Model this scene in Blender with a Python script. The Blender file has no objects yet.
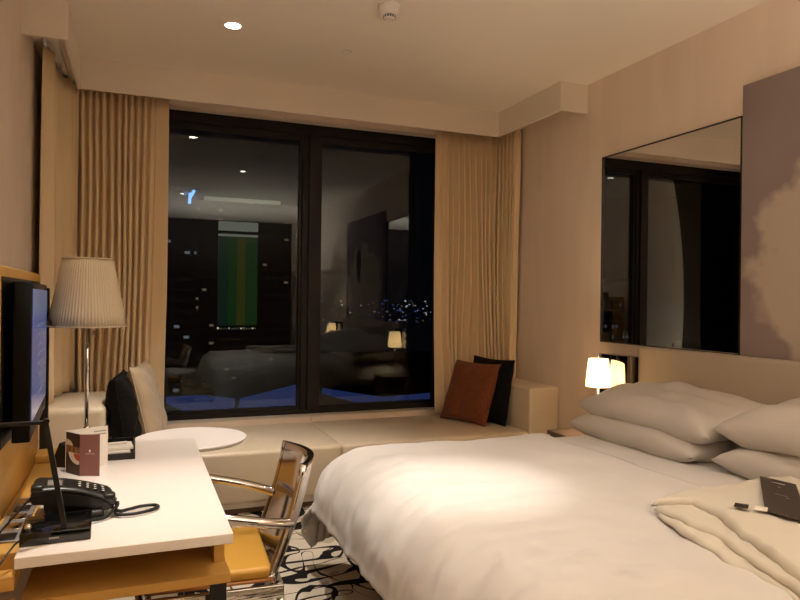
import bpy, bmesh, math, random
from mathutils import Vector, Matrix, noise
C = bpy.context.scene.collection
R = math.radians
PI = math.pi
rnd = random.Random(7)
W, L, D, H = 2.92, -0.553, 5.01, 2.85

# ------------------------------------------------------------------ materials
def mat(name, col, rough=0.6, metal=0.0, spec=0.5, bump=None, emit=None, es=0, coat=0, sheen=0, var=None, trans=0):
    m = bpy.data.materials.new(name); m.use_nodes = True
    nt = m.node_tree; b = nt.nodes['Principled BSDF']
    b.inputs['Base Color'].default_value = (*col, 1)
    b.inputs['Roughness'].default_value = rough
    b.inputs['Metallic'].default_value = metal
    b.inputs['Specular IOR Level'].default_value = spec
    b.inputs['Coat Weight'].default_value = coat
    b.inputs['Sheen Weight'].default_value = sheen
    if emit:
        b.inputs['Emission Color'].default_value = (*emit, 1)
        b.inputs['Emission Strength'].default_value = es
    tc = nt.nodes.new('ShaderNodeTexCoord')
    if var:   # (scale xyz, colour 2, detail)
        sc, c2, det = var
        mp = nt.nodes.new('ShaderNodeMapping'); mp.inputs['Scale'].default_value = sc
        n = nt.nodes.new('ShaderNodeTexNoise'); n.inputs['Scale'].default_value = 1; n.inputs['Detail'].default_value = det
        mx = nt.nodes.new('ShaderNodeMix'); mx.data_type = 'RGBA'
        mx.inputs['A'].default_value = (*col, 1); mx.inputs['B'].default_value = (*c2, 1)
        rr = nt.nodes.new('ShaderNodeMapRange'); rr.inputs['From Min'].default_value = .35; rr.inputs['From Max'].default_value = .65
        nt.links.new(tc.outputs['Object'], mp.inputs['Vector']); nt.links.new(mp.outputs['Vector'], n.inputs['Vector'])
        nt.links.new(n.outputs['Fac'], rr.inputs['Value']); nt.links.new(rr.outputs['Result'], mx.inputs['Factor'])
        nt.links.new(mx.outputs['Result'], b.inputs['Base Color'])
    if bump:  # (scale xyz, strength, distance)
        sc, st, di = bump
        mp = nt.nodes.new('ShaderNodeMapping'); mp.inputs['Scale'].default_value = sc
        n = nt.nodes.new('ShaderNodeTexNoise'); n.inputs['Scale'].default_value = 1; n.inputs['Detail'].default_value = 4
        bp = nt.nodes.new('ShaderNodeBump'); bp.inputs['Strength'].default_value = st; bp.inputs['Distance'].default_value = di
        nt.links.new(tc.outputs['Object'], mp.inputs['Vector']); nt.links.new(mp.outputs['Vector'], n.inputs['Vector'])
        nt.links.new(n.outputs['Fac'], bp.inputs['Height']); nt.links.new(bp.outputs['Normal'], b.inputs['Normal'])
    return m

M = {}
M['wall'] = mat('wallpaper', (.80, .675, .565), .75, bump=((60, 60, 6), .25, .004), var=((9, 9, 1.6), (.76, .635, .53), 5))
M['ceiling'] = mat('ceiling_paint', (.87, .80, .69), .9)
M['pelmet'] = mat('pelmet_paint', (.80, .72, .62), .8)
M['curtain'] = mat('curtain_fabric', (.76, .59, .37), .85, sheen=.2, bump=((300, 300, 300), .15, .001))
M['leather'] = mat('cream_leather', (.70, .595, .45), .38, bump=((7, 7, 7), .25, .012), var=((3, 3, 3), (.66, .56, .42), 3))
M['leather_dk'] = mat('plinth_brown', (.12, .065, .035), .6)
M['skirt'] = mat('skirting_cream', (.62, .55, .46), .6)
M['frame'] = mat('dark_bronze_frame', (.008, .006, .005), .5, spec=.3)
M['sheet'] = mat('white_cotton', (.68, .65, .625), .8, sheen=.15, bump=((14, 14, 14), .22, .008))
M['sheet2'] = mat('white_pillow_cotton', (.56, .52, .48), .85, sheen=.1, bump=((9, 9, 9), .28, .01))
M['robe'] = mat('folded_cotton', (.66, .61, .52), .85, bump=((22, 22, 22), .2, .006))
M['head'] = mat('headboard_fabric', (.43, .365, .29), .7, bump=((120, 120, 120), .15, .002))
M['oak'] = mat('honey_oak', (.62, .36, .09), .38, spec=.45, var=((3, 1.2, 14), (.52, .29, .07), 5))
M['tvcase'] = mat('television_case', (.004, .004, .004), .35, spec=.12)
M['desktop'] = mat('white_laminate', (.80, .74, .69), .28, spec=.5)
M['table'] = mat('white_table', (.80, .745, .72), .35)
M['black'] = mat('black_plastic', (.008, .008, .008), .35)
M['gloss'] = mat('black_gloss', (.004, .004, .004), .05, spec=.6)
M['blackm'] = mat('black_metal', (.02, .018, .018), .4, metal=.3)
M['chrome'] = mat('chrome', (.72, .69, .66), .07, metal=1)
M['chromed'] = mat('dark_chrome', (.78, .73, .70), .12, metal=1)
M['nickel'] = mat('nickel', (.62, .56, .52), .16, metal=1)
M['tan'] = mat('tan_leather', (.52, .27, .035), .45, bump=((20, 20, 20), .15, .004))
M['tan_dk'] = mat('tan_leather_edge', (.35, .14, .03), .5)
M['shade'] = mat('pleated_shade', (.50, .405, .285), .85)
M['cush_k'] = mat('black_weave', (.003, .0026, .0024), .9, spec=.2, bump=((160, 160, 160), .6, .003), var=((60, 60, 60), (.008, .007, .006), 4))
M['cush_t'] = mat('tan_satin', (.46, .355, .24), .5, sheen=.2, bump=((10, 10, 18), .35, .012))
M['cush_o'] = mat('rust_weave', (.20, .048, .011), .85, sheen=.1, bump=((140, 140, 140), .6, .003), var=((50, 50, 50), (.14, .032, .008), 4))
M['metal_grey'] = mat('socket_grey', (.38, .37, .37), .35, metal=.6)
M['paper'] = mat('paper', (.80, .75, .68), .7)
M['maroon'] = mat('maroon_card', (.20, .082, .07), .55)
M['darkcard'] = mat('dark_brown_card', (.055, .032, .022), .55)
M['food1'] = mat('food_brown', (.42, .25, .10), .6, var=((90, 90, 30), (.15, .07, .03), 3))
M['food2'] = mat('food_red', (.62, .10, .03), .5)
M['cardtop'] = mat('card_charcoal', (.040, .030, .024), .55)
M['white'] = mat('white_plastic', (.78, .74, .68), .5)
M['smoky'] = mat('smoked_mirror', (.34, .32, .31), .03, metal=1)
M['grille'] = mat('grille_grey', (.10, .10, .13), .5)
M['mirror'] = mat('mirror_silver', (.90, .90, .90), .0, metal=1)
M['backwall'] = mat('dimmed_back_wall', (.035, .025, .02), .6)  # coloured dark so the unseen rear stays dim in window reflections
M['ns'] = mat('walnut_dark', (.12, .08, .06), .35)
M['bldg'] = mat('building_dark', (.02, .02, .022), .7)
M['asphalt'] = mat('city_ground', (.012, .012, .014), .9)
M['frost'] = mat('downlight_rim', (.8, .75, .68), .5)

def emis(name, col, s):
    m = bpy.data.materials.new(name); m.use_nodes = True; nt = m.node_tree
    nt.nodes.remove(nt.nodes['Principled BSDF'])
    e = nt.nodes.new('ShaderNodeEmission'); e.inputs['Color'].default_value = (*col, 1); e.inputs['Strength'].default_value = s
    nt.links.new(e.outputs[0], nt.nodes['Material Output'].inputs[0]); return m
M['lampface'] = emis('downlight_face', (1, .88, .68), 40)
M['skypanel'] = emis('blue_lit_canopy', (.035, .065, .24), .22)
M['sign'] = emis('blue_sign', (.12, .32, 1), 1.6)
M['band'] = emis('lit_floor_band', (.75, .78, .62), .10)
M['lobby'] = emis('lit_rooms', (1, .85, .6), .35)
M['citylight'] = emis('city_lights', (.8, .85, 1), .5)
M['cityblue'] = emis('city_lights_blue', (.1, .25, 1), .3)
M['cityamber'] = emis('city_lights_amber', (1, .7, .4), .4)

# frosted lit shade
m = bpy.data.materials.new('lit_glass_shade'); m.use_nodes = True; nt = m.node_tree; b = nt.nodes['Principled BSDF']
b.inputs['Base Color'].default_value = (.9, .8, .62, 1); b.inputs['Roughness'].default_value = .6
t = nt.nodes.new('ShaderNodeBsdfTranslucent'); t.inputs['Color'].default_value = (1, .86, .62, 1)
e = nt.nodes.new('ShaderNodeEmission'); e.inputs['Color'].default_value = (1, .74, .40, 1); e.inputs['Strength'].default_value = 1.6
mx = nt.nodes.new('ShaderNodeMixShader'); mx.inputs[0].default_value = .7
ad = nt.nodes.new('ShaderNodeAddShader')
nt.links.new(b.outputs[0], mx.inputs[1]); nt.links.new(t.outputs[0], mx.inputs[2])
nt.links.new(mx.outputs[0], ad.inputs[0]); nt.links.new(e.outputs[0], ad.inputs[1])
nt.links.new(ad.outputs[0], nt.nodes['Material Output'].inputs[0]); M['litshade'] = m

# window glass: clear pane with Fresnel reflection
m = bpy.data.materials.new('window_glass'); m.use_nodes = True; nt = m.node_tree; nt.nodes.remove(nt.nodes['Principled BSDF'])
tr = nt.nodes.new('ShaderNodeBsdfTransparent'); tr.inputs['Color'].default_value = (.93, .95, .95, 1)
gl = nt.nodes.new('ShaderNodeBsdfGlossy'); gl.inputs['Roughness'].default_value = 0.0; gl.inputs['Color'].default_value = (.86, .95, 1, 1)
fr = nt.nodes.new('ShaderNodeFresnel'); fr.inputs['IOR'].default_value = 1.42
mx = nt.nodes.new('ShaderNodeMixShader')
nt.links.new(fr.outputs[0], mx.inputs[0]); nt.links.new(tr.outputs[0], mx.inputs[1]); nt.links.new(gl.outputs[0], mx.inputs[2])
nt.links.new(mx.outputs[0], nt.nodes['Material Output'].inputs[0]); M['glass'] = m

# carpet: cream pile with black brush-stroke scribble
m = bpy.data.materials.new('scribble_carpet'); m.use_nodes = True; nt = m.node_tree; b = nt.nodes['Principled BSDF']
b.inputs['Roughness'].default_value = .95; b.inputs['Specular IOR Level'].default_value = .1
N = nt.nodes.new; LK = nt.links.new
tc = N('ShaderNodeTexCoord')
def lines(scale, seed, w0, stretch):
    mp = N('ShaderNodeMapping'); mp.inputs['Scale'].default_value = stretch; mp.inputs['Location'].default_value = (seed, seed * .7, 0)
    mp.inputs['Rotation'].default_value = (0, 0, seed)
    LK(tc.outputs['Object'], mp.inputs['Vector'])
    n = N('ShaderNodeTexNoise'); n.inputs['Scale'].default_value = scale; n.inputs['Detail'].default_value = 0.4; n.inputs['Distortion'].default_value = .5
    LK(mp.outputs['Vector'], n.inputs['Vector'])
    s = N('ShaderNodeMath'); s.operation = 'SUBTRACT'; s.inputs[1].default_value = .5; LK(n.outputs['Fac'], s.inputs[0])
    a = N('ShaderNodeMath'); a.operation = 'ABSOLUTE'; LK(s.outputs[0], a.inputs[0])
    n2 = N('ShaderNodeTexNoise'); n2.inputs['Scale'].default_value = scale * .9; n2.inputs['Detail'].default_value = 0
    LK(mp.outputs['Vector'], n2.inputs['Vector'])
    r = N('ShaderNodeMapRange'); r.inputs['From Min'].default_value = .35; r.inputs['From Max'].default_value = .68
    r.inputs['To Min'].default_value = w0 * .25; r.inputs['To Max'].default_value = w0 * 2.6; LK(n2.outputs['Fac'], r.inputs['Value'])
    l = N('ShaderNodeMath'); l.operation = 'LESS_THAN'; LK(a.outputs[0], l.inputs[0]); LK(r.outputs['Result'], l.inputs[1])
    return l.outputs[0]
l1 = lines(3.0, 2.4, .030, (1.0, 2.6, 1)); l2 = lines(3.4, 3.4, .020, (2.2, 1.0, 1))
mxm = N('ShaderNodeMath'); mxm.operation = 'MAXIMUM'; LK(l1, mxm.inputs[0]); LK(l2, mxm.inputs[1])
cn = N('ShaderNodeTexNoise'); cn.inputs['Scale'].default_value = 2.2; LK(tc.outputs['Object'], cn.inputs['Vector'])
gt = N('ShaderNodeMath'); gt.operation = 'GREATER_THAN'; gt.inputs[1].default_value = .56; LK(cn.outputs['Fac'], gt.inputs[0])
bx_ = N('ShaderNodeMix'); bx_.data_type = 'RGBA'; bx_.inputs['A'].default_value = (.56, .49, .39, 1); bx_.inputs['B'].default_value = (.40, .33, .25, 1)
LK(gt.outputs[0], bx_.inputs['Factor'])
cm = N('ShaderNodeMix'); cm.data_type = 'RGBA'; cm.inputs['B'].default_value = (.012, .010, .010, 1)
LK(bx_.outputs['Result'], cm.inputs['A']); LK(mxm.outputs[0], cm.inputs['Factor']); LK(cm.outputs['Result'], b.inputs['Base Color'])
M['carpet'] = m

# painting: mauve wash, pale cloud, dark blot
m = bpy.data.materials.new('painting_canvas'); m.use_nodes = True; nt = m.node_tree; b = nt.nodes['Principled BSDF']
b.inputs['Roughness'].default_value = .8
N = nt.nodes.new; LK = nt.links.new
tc = N('ShaderNodeTexCoord')
def blob(cy, cz, ry, rz, dist, soft):
    mp = N('ShaderNodeMapping'); mp.vector_type = 'POINT'
    mp.inputs['Location'].default_value = (0, -cy / ry, -cz / rz); mp.inputs['Scale'].default_value = (0, 1 / ry, 1 / rz)
    LK(tc.outputs['Object'], mp.inputs['Vector'])
    ln = N('ShaderNodeVectorMath'); ln.operation = 'LENGTH'; LK(mp.outputs['Vector'], ln.inputs[0])
    n = N('ShaderNodeTexNoise'); n.inputs['Scale'].default_value = 4.5; n.inputs['Detail'].default_value = 4; LK(tc.outputs['Object'], n.inputs['Vector'])
    ad = N('ShaderNodeMath'); ad.operation = 'MULTIPLY_ADD'; ad.inputs[1].default_value = dist; LK(n.outputs['Fac'], ad.inputs[0]); LK(ln.outputs['Value'], ad.inputs[2])
    r = N('ShaderNodeMapRange'); r.inputs['From Min'].default_value = 1 + dist * .5 - soft; r.inputs['From Max'].default_value = 1 + dist * .5 + soft
    r.inputs['To Min'].default_value = 1; r.inputs['To Max'].default_value = 0; LK(ad.outputs[0], r.inputs['Value']); return r.outputs['Result']
def mixc(fac, A, B):
    x = N('ShaderNodeMix'); x.data_type = 'RGBA'; LK(fac, x.inputs['Factor'])
    if isinstance(A, tuple): x.inputs['A'].default_value = A
    else: LK(A, x.inputs['A'])
    x.inputs['B'].default_value = B; return x.outputs['Result']
wash = N('ShaderNodeTexNoise'); wash.inputs['Scale'].default_value = 1.4; wash.inputs['Detail'].default_value = 6; LK(tc.outputs['Object'], wash.inputs['Vector'])
wr = N('ShaderNodeMapRange'); wr.inputs['From Min'].default_value = .35; wr.inputs['From Max'].default_value = .65; LK(wash.outputs['Fac'], wr.inputs['Value'])
c = mixc(wr.outputs['Result'], (.25, .195, .20, 1), (.31, .245, .25, 1))
c = mixc(blob(1.75, 1.45, .69, .60, .9, .07), c, (.52, .44, .37, 1))
c = mixc(blob(1.55, 1.80, .10, .24, 1.2, .08), c, (.05, .04, .045, 1))
LK(c, b.inputs['Base Color']); M['painting'] = m

# television picture: blue menu page with lines of writing
m = bpy.data.materials.new('tv_picture'); m.use_nodes = True; nt = m.node_tree; b = nt.nodes['Principled BSDF']
b.inputs['Base Color'].default_value = (.01, .01, .012, 1); b.inputs['Roughness'].default_value = .12
b.inputs['Emission Color'].default_value = (.10, .16, .42, 1); b.inputs['Emission Strength'].default_value = .30; M['tv'] = m
M['tvlight'] = mat('tv_menu_bar', (.01, .01, .012), .12, emit=(.22, .36, .75), es=.16)
M['tvwhite'] = mat('tv_menu_text', (.01, .01, .012), .12, emit=(.75, .85, 1), es=.09)

# building facade with lit windows
def facade(name, sx, sz, dens, wcol, seed, es):
    m = bpy.data.materials.new(name); m.use_nodes = True; nt = m.node_tree; b = nt.nodes['Principled BSDF']
    b.inputs['Base Color'].default_value = (.008, .008, .009, 1); b.inputs['Roughness'].default_value = .6
    N = nt.nodes.new; LK = nt.links.new
    tc = N('ShaderNodeTexCoord'); sp = N('ShaderNodeSeparateXYZ'); LK(tc.outputs['Object'], sp.inputs[0])
    def mth(op, a, bb=None):
        x = N('ShaderNodeMath'); x.operation = op
        for i, v in enumerate((a, bb)):
            if v is None: continue
            if isinstance(v, (int, float)): x.inputs[i].default_value = v
            else: LK(v, x.inputs[i])
        return x.outputs[0]
    hx = mth('ADD', sp.outputs[0], mth('MULTIPLY', sp.outputs[1], .37))
    u = mth('DIVIDE', hx, sx); v = mth('DIVIDE', sp.outputs[2], sz)
    fu, fv = mth('FRACT', u), mth('FRACT', v)
    cb = N('ShaderNodeCombineXYZ'); LK(mth('FLOOR', u), cb.inputs[0]); LK(mth('FLOOR', v), cb.inputs[1]); cb.inputs[2].default_value = seed
    wn = N('ShaderNodeTexWhiteNoise'); wn.noise_dimensions = '3D'; LK(cb.outputs[0], wn.inputs['Vector'])
    lit = mth('GREATER_THAN', wn.outputs['Value'], 1 - dens)
    k = mth('MULTIPLY', mth('GREATER_THAN', fu, .2), mth('LESS_THAN', fu, .75))
    k2 = mth('MULTIPLY', mth('GREATER_THAN', fv, .45), mth('LESS_THAN', fv, .72))
    f = mth('MULTIPLY', mth('MULTIPLY', k, k2), lit)
    slab = mth('MULTIPLY', mth('LESS_THAN', fv, .1), .003)
    f = mth('ADD', mth('MULTIPLY', mth('MULTIPLY', f, es), wn.outputs['Value']), slab)
    b.inputs['Emission Color'].default_value = (*wcol, 1); LK(f, b.inputs['Emission Strength']); return m
M['tower'] = facade('tower_facade', 1.3, 1.55, .07, (1, .72, .45), 3.3, .07)
M['tower2'] = facade('tower_facade_cool', 1.5, 1.7, .08, (.75, .85, 1), 8.1, .09)
M['tower3'] = facade('tower_facade_far', .55, 1.3, .22, (.8, .85, 1), 5.1, .05)
M['green'] = mat('green_screen', (.02, .05, .02), .7, emit=(.012, .055, .012), es=.24)
M['olive'] = mat('olive_screen', (.05, .05, .02), .7, emit=(.06, .062, .008), es=.26)
M['teal'] = mat('teal_screen', (.02, .05, .04), .7, emit=(.008, .035, .022), es=.22)

# ------------------------------------------------------------------ mesh helpers
def obj(name, bm, m, parent=None, smooth=False, recalc=True):
    if recalc: bmesh.ops.recalc_face_normals(bm, faces=bm.faces)
    me = bpy.data.meshes.new(name); bm.to_mesh(me); bm.free()
    for mm in (m if isinstance(m, (list, tuple)) else [m]): me.materials.append(mm)
    if smooth:
        for p in me.polygons: p.use_smooth = True
        if smooth != 'all':
            try:
                bpy.context.view_layer.update()
            except Exception: pass
    o = bpy.data.objects.new(name, me); C.objects.link(o)
    if parent: o.parent = parent
    return o
def tag(o, label, cat, group=None, kind=None):
    o['label'] = label; o['category'] = cat
    if group: o['group'] = group
    if kind: o['kind'] = kind
    return o
def thing(name, label, cat, loc=(0, 0, 0), rotz=0, group=None):
    o = bpy.data.objects.new(name, None); C.objects.link(o); o.empty_display_size = .05
    o.location = loc; o.rotation_euler = (0, 0, rotz); return tag(o, label, cat, group)
def struct(name, bm, m, parent=None, smooth=False):
    o = obj(name, bm, m, parent, smooth)
    if not parent: o['kind'] = 'structure'
    return o
def NB(): return bmesh.new()
def box(bm, x0, x1, y0, y1, z0, z1, bev=0, seg=2, mtx=None, mi=0):
    t = bmesh.new(); bmesh.ops.create_cube(t, size=1)
    for v in t.verts:
        v.co = Vector(((x0 + x1) / 2 + v.co.x * (x1 - x0), (y0 + y1) / 2 + v.co.y * (y1 - y0), (z0 + z1) / 2 + v.co.z * (z1 - z0)))
    if bev: bmesh.ops.bevel(t, geom=list(t.edges), offset=bev, segments=seg, profile=.5, affect='EDGES', clamp_overlap=True)
    if mtx: bmesh.ops.transform(t, matrix=mtx, verts=t.verts)
    for f in t.faces: f.material_index = mi
    if bev and seg > 1:
        for f in t.faces: f.smooth = True
    merge(bm, t); return bm
def merge(bm, t):
    me = bpy.data.meshes.new('tmp'); t.to_mesh(me); t.free(); bm.from_mesh(me); bpy.data.meshes.remove(me)
def bx(*a, **k): return box(NB(), *a, **k)
def lathe(bm, prof, cx=0, cy=0, seg=32, cap=True, mtx=None, sy=1.0):
    t = bmesh.new(); rings = []
    for (r, z) in prof:
        rings.append([t.verts.new((cx + r * math.cos(2 * PI * i / seg), cy + sy * r * math.sin(2 * PI * i / seg), z)) for i in range(seg)])
    for a, b in zip(rings, rings[1:]):
        for i in range(seg):
            t.faces.new((a[i], a[(i + 1) % seg], b[(i + 1) % seg], b[i])).smooth = True
    if cap:
        t.faces.new(rings[0][::-1]); t.faces.new(rings[-1])
    if mtx: bmesh.ops.transform(t, matrix=mtx, verts=t.verts)
    merge(bm, t); return bm
def tube(bm, pts, rad, seg=10, flat=1.0, up=Vector((0, 0, 1)), cap=True):
    pts = [Vector(p) for p in pts]; t = bmesh.new(); rings = []; n = len(pts)
    prev = None
    for i, p in enumerate(pts):
        d = (pts[min(i + 1, n - 1)] - pts[max(i - 1, 0)]).normalized()
        s = d.cross(up)
        if s.length < 1e-4: s = prev if prev is not None else d.cross(Vector((1, 0, 0)))
        s.normalize(); prev = s; u = s.cross(d).normalized()
        rr = rad(i / (n - 1)) if callable(rad) else rad
        rings.append([t.verts.new(p + s * math.cos(2 * PI * k / seg) * rr + u * math.sin(2 * PI * k / seg) * rr * flat) for k in range(seg)])
    for a, b in zip(rings, rings[1:]):
        for k in range(seg): t.faces.new((a[k], a[(k + 1) % seg], b[(k + 1) % seg], b[k])).smooth = True
    if cap: t.faces.new(rings[0][::-1]); t.faces.new(rings[-1])
    merge(bm, t); return bm
def smooth_path(pts, n=8):
    pts = [Vector(p) for p in pts]; out = []
    P = [pts[0]] + pts + [pts[-1]]
    for i in range(1, len(P) - 2):
        for k in range(n):
            t = k / n; a, b, c, d = P[i - 1], P[i], P[i + 1], P[i + 2]
            out.append(.5 * ((2 * b) + (c - a) * t + (2 * a - 5 * b + 4 * c - d) * t * t + (3 * b - a - 3 * c + d) * t ** 3))
    out.append(pts[-1]); return out
def grid(bm, fn, nu, nv, closeu=False):
    g = [[bm.verts.new(fn(i / (nu - 1), j / (nv - 1))) for j in range(nv)] for i in range(nu)]
    for i in range(nu - 1):
        for j in range(nv - 1):
            bm.faces.new((g[i][j], g[i + 1][j], g[i + 1][j + 1], g[i][j + 1])).smooth = True
    return g
def flat(bm, pts, mi=0):
    f = bm.faces.new([bm.verts.new(p) for p in pts]); f.material_index = mi; return f

# ------------------------------------------------------------------ room shell
struct('floor', bx(L - .1, W + .1, -3, D + .2, -.1, 0), M['carpet'])
struct('ceiling', bx(L - .1, W + .1, -3, D + .2, H, H + .1), M['ceiling'])
struct('wall_left', bx(L - .1, L, -3, D + .2, 0, H), M['wall'])
struct('wall_right', bx(W, W + .1, -3, D + .2, 0, H), M['wall'])
struct('wall_back', bx(L, W, -3.1, -3, 0, H), M['backwall'])
OX0, OX1, OZ0, OZ1 = -.10, 2.42, .428, 2.70
b = NB()
box(b, L, OX0, D, D + .2, 0, H); box(b, OX1, W, D, D + .2, 0, H)
box(b, OX0, OX1, D, D + .2, 0, OZ0); box(b, OX0, OX1, D, D + .2, OZ1, H)
struct('wall_front', b, M['wall'])
struct('baseboard_left', bx(L, L + .012, -3, 1.2, 0, .09), M['skirt'])
struct('baseboard_right', bx(W - .012, W, -3, 1.0, 0, .09), M['skirt'])
# window: dark bronze frame, one wide mullion, two panes
FY0, FY1 = D + .11, D + .19
win = struct('window_1', bx(OX0, OX0 + .05, FY0, FY1, OZ0, OZ1), M['frame'])
MU0, MU1 = 1.205, 1.345
obj('window_frame', bx(OX1 - .05, OX1, FY0, FY1, OZ0, OZ1), M['frame'], win)
obj('window_frame', bx(OX0 + .05, OX1 - .05, FY0, FY1, OZ1 - .075, OZ1), M['frame'], win)
obj('window_frame', bx(OX0 + .05, OX1 - .05, FY0, FY1, OZ0, OZ0 + .035), M['frame'], win)
b = NB(); box(b, MU0, MU1, FY0 + .01, FY1, OZ0 + .035, OZ1 - .075); box(b, MU0 + .05, MU1 - .035, FY0 - .015, FY0 + .012, OZ0 + .035, OZ1 - .075)
obj('mullion', b, M['frame'], win)
for x0, x1 in ((OX0 + .05, MU0), (MU1, OX1 - .05)):
    b = NB()
    for (a0, a1, c0, c1) in ((x0, x1, OZ1 - .125, OZ1 - .075), (x0, x1, OZ0 + .035, OZ0 + .06), (x0, x0 + .02, OZ0 + .06, OZ1 - .125), (x1 - .02, x1, OZ0 + .06, OZ1 - .125)):
        box(b, a0, a1, FY0 + .03, FY1 - .005, c0, c1)
    obj('sash', b, M['frame'], win)
    obj('window_pane', bx(x0 + .02, x1 - .02, D + .165, D + .173, OZ0 + .06, OZ1 - .125), M['glass'], win)
obj('window_sill', bx(OX0, OX1, D - .002, FY0, OZ0 - .003, OZ0 + .003), M['skirt'], win)
b = NB(); box(b, 1.262, 1.264, D - .003, D - .0005, .392, OZ0); obj('sill_joint', b, M['leather_dk'], win)

# pelmet boards (dropped ceiling edge round the curtain recess)
PZ, PY, PL, PR = 2.653, 4.681, -.36, 2.715
b = NB()
box(b, PL, PR, PY, PY + .02, PZ, H)
box(b, PL, PL + .02, 3.824, PY, PZ, H); box(b, L, PL, 3.824, 3.844, PZ, H)
box(b, PR - .02, PR, 3.843, PY, PZ, H); box(b, PR, W, 3.843, 3.863, PZ, H)
struct('trim_1', b, M['pelmet'])
b = NB()
box(b, L, W, PY + .02, D, 2.77, H); box(b, L, PL, 3.844, PY + .02, 2.77, H); box(b, PR, W, 3.863, PY + .02, 2.77, H)
struct('trim_2', b, M['pelmet'])

def track(x, lab, ends):
    t = thing('curtain_track', lab, 'curtain track', (x, 0, 2.75), 0)
    b = NB(); box(b, -.012, .012, ends[0], ends[1], 0, .02); box(b, .045, .069, ends[0], ends[1], 0, .02); obj('rail', b, M['white'], t)
    for k in range(6):
        y = ends[0] + .06 + k * .07
        obj('glider', bx(-.006, .006, y - .006, y + .006, -.02, 0, bev=.002), M['white'], t)
    return t
track(-.49, 'white double curtain track in the ceiling recess above the left wall', (3.86, 4.95))

# ------------------------------------------------------------------ curtains
def curtain(name, path, z0, z1, pleat, amp, seed, flatlen=0, sway=.02, zfun=None, label=None, group=None):
    """path: list of (x,y); pleats run perpendicular to it"""
    pts = [Vector((x, y, 0)) for x, y in path]; pts = [Vector((p.x, p.y, 0)) for p in smooth_path(pts, 10)]
    ln = [0]
    for a, b_ in zip(pts, pts[1:]): ln.append(ln[-1] + (b_ - a).length)
    T = ln[-1]
    def at(s):
        s = max(0, min(T, s))
        for i in range(len(ln) - 1):
            if s <= ln[i + 1] + 1e-9:
                f = (s - ln[i]) / max(1e-9, ln[i + 1] - ln[i]); p = pts[i].lerp(pts[i + 1], f)
                d = (pts[min(i + 2, len(pts) - 1)] - pts[max(i - 1, 0)]).normalized(); return p, Vector((d.y, -d.x, 0))
        return pts[-1], Vector((0, 1, 0))
    n = max(60, int(T / pleat * 16)); nz = 26; bm = NB()
    rr = random.Random(seed); ph = []; a = 0
    for i in range(n):
        s = T * i / (n - 1)
        loc = 1 + .45 * noise.noise(Vector((s * 9, seed, 0)))
        a += (T / (n - 1)) / (pleat * loc) * 2 * PI; ph.append(a)
    def fn(u, v):
        i = round(u * (n - 1)); s = T * u
        zz = z0 + (z1 - z0) * v
        k = (1 - v)
        s2 = s + sway * k * noise.noise(Vector((s * 4, seed + 3, zz * .7)))
        p, nn = at(s2)
        w = min(1, max(0, (s - flatlen) / .04)) if flatlen else 1
        am = amp * (.8 + .45 * k) * (1 + .55 * noise.noise(Vector((s * 7, seed, zz * .5))))
        c = math.sin(ph[i]); c = math.copysign(abs(c) ** .8, c)
        off = am * c * w + .014 * k * noise.noise(Vector((s * 12, zz * 1.3, seed)))
        along = amp * .35 * math.sin(2 * ph[i]) * w
        q = p + nn * off + Vector((-nn.y, nn.x, 0)) * along
        return (q.x, q.y, zz)
    grid(bm, fn, n, nz)
    o = obj(name, bm, M['curtain'], smooth=False)
    sm = o.modifiers.new('thickness', 'SOLIDIFY'); sm.thickness = .003
    return tag(o, label, 'curtain')
curtain('curtain', [(.200, 4.90), (.10, 4.93), (-.15, 4.93), (-.37, 4.92)], .41, 2.72, .044, .036, 11, flatlen=.085, sway=.05,
        label='tan pleated curtain gathered left of the window, behind the black and beige cushions')
curtain('curtain', [(-.355, 4.90), (-.40, 4.87), (-.45, 4.72), (-.485, 4.5), (-.48, 4.22)], .715, 2.735, .17, .030, 5, sway=.03,
        label='tan curtain end hanging loosely against the left wall, above the padded bench arm')
curtain('curtain', [(2.240, 4.90), (2.36, 4.93), (2.62, 4.93), (2.80, 4.92), (2.86, 4.84), (2.87, 4.66)], .41, 2.72, .052, .034, 23, flatlen=.05, sway=.14,
        label='tan pleated curtain gathered right of the window, behind the rust cushion')

# ------------------------------------------------------------------ window bench
BY, SZ, AZ = 4.128, .391, .705
bench = thing('window_bench', 'long cream leather window bench with raised padded arms under the window', 'bench', (1.18, 4.5, 0))
def bobj(n, b, m): o = obj(n, b, m, bench); o.matrix_parent_inverse = Matrix.Translation((-1.18, -4.5, 0)); return o
bobj('plinth', bx(L + .005, W - .005, BY + .06, 5.0, .0, .035), M['leather_dk'])
bobj('skirting', bx(L + .005, W - .005, BY + .04, 5.0, .035, .075), M['skirt'])
bobj('seat', bx(-.153, 1.2535, BY, 5.005, .075, SZ, bev=.025, seg=4), M['leather'])
bobj('seat', bx(1.2565, 2.661, BY, 5.005, .075, SZ, bev=.025, seg=4), M['leather'])
bobj('arm', bx(L + .004, -.155, BY, 4.84, .075, AZ, bev=.04, seg=5), M['leather'])
bobj('arm', bx(2.663, W - .004, BY, 4.84, .075, AZ, bev=.02, seg=4), M['leather'])

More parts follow.
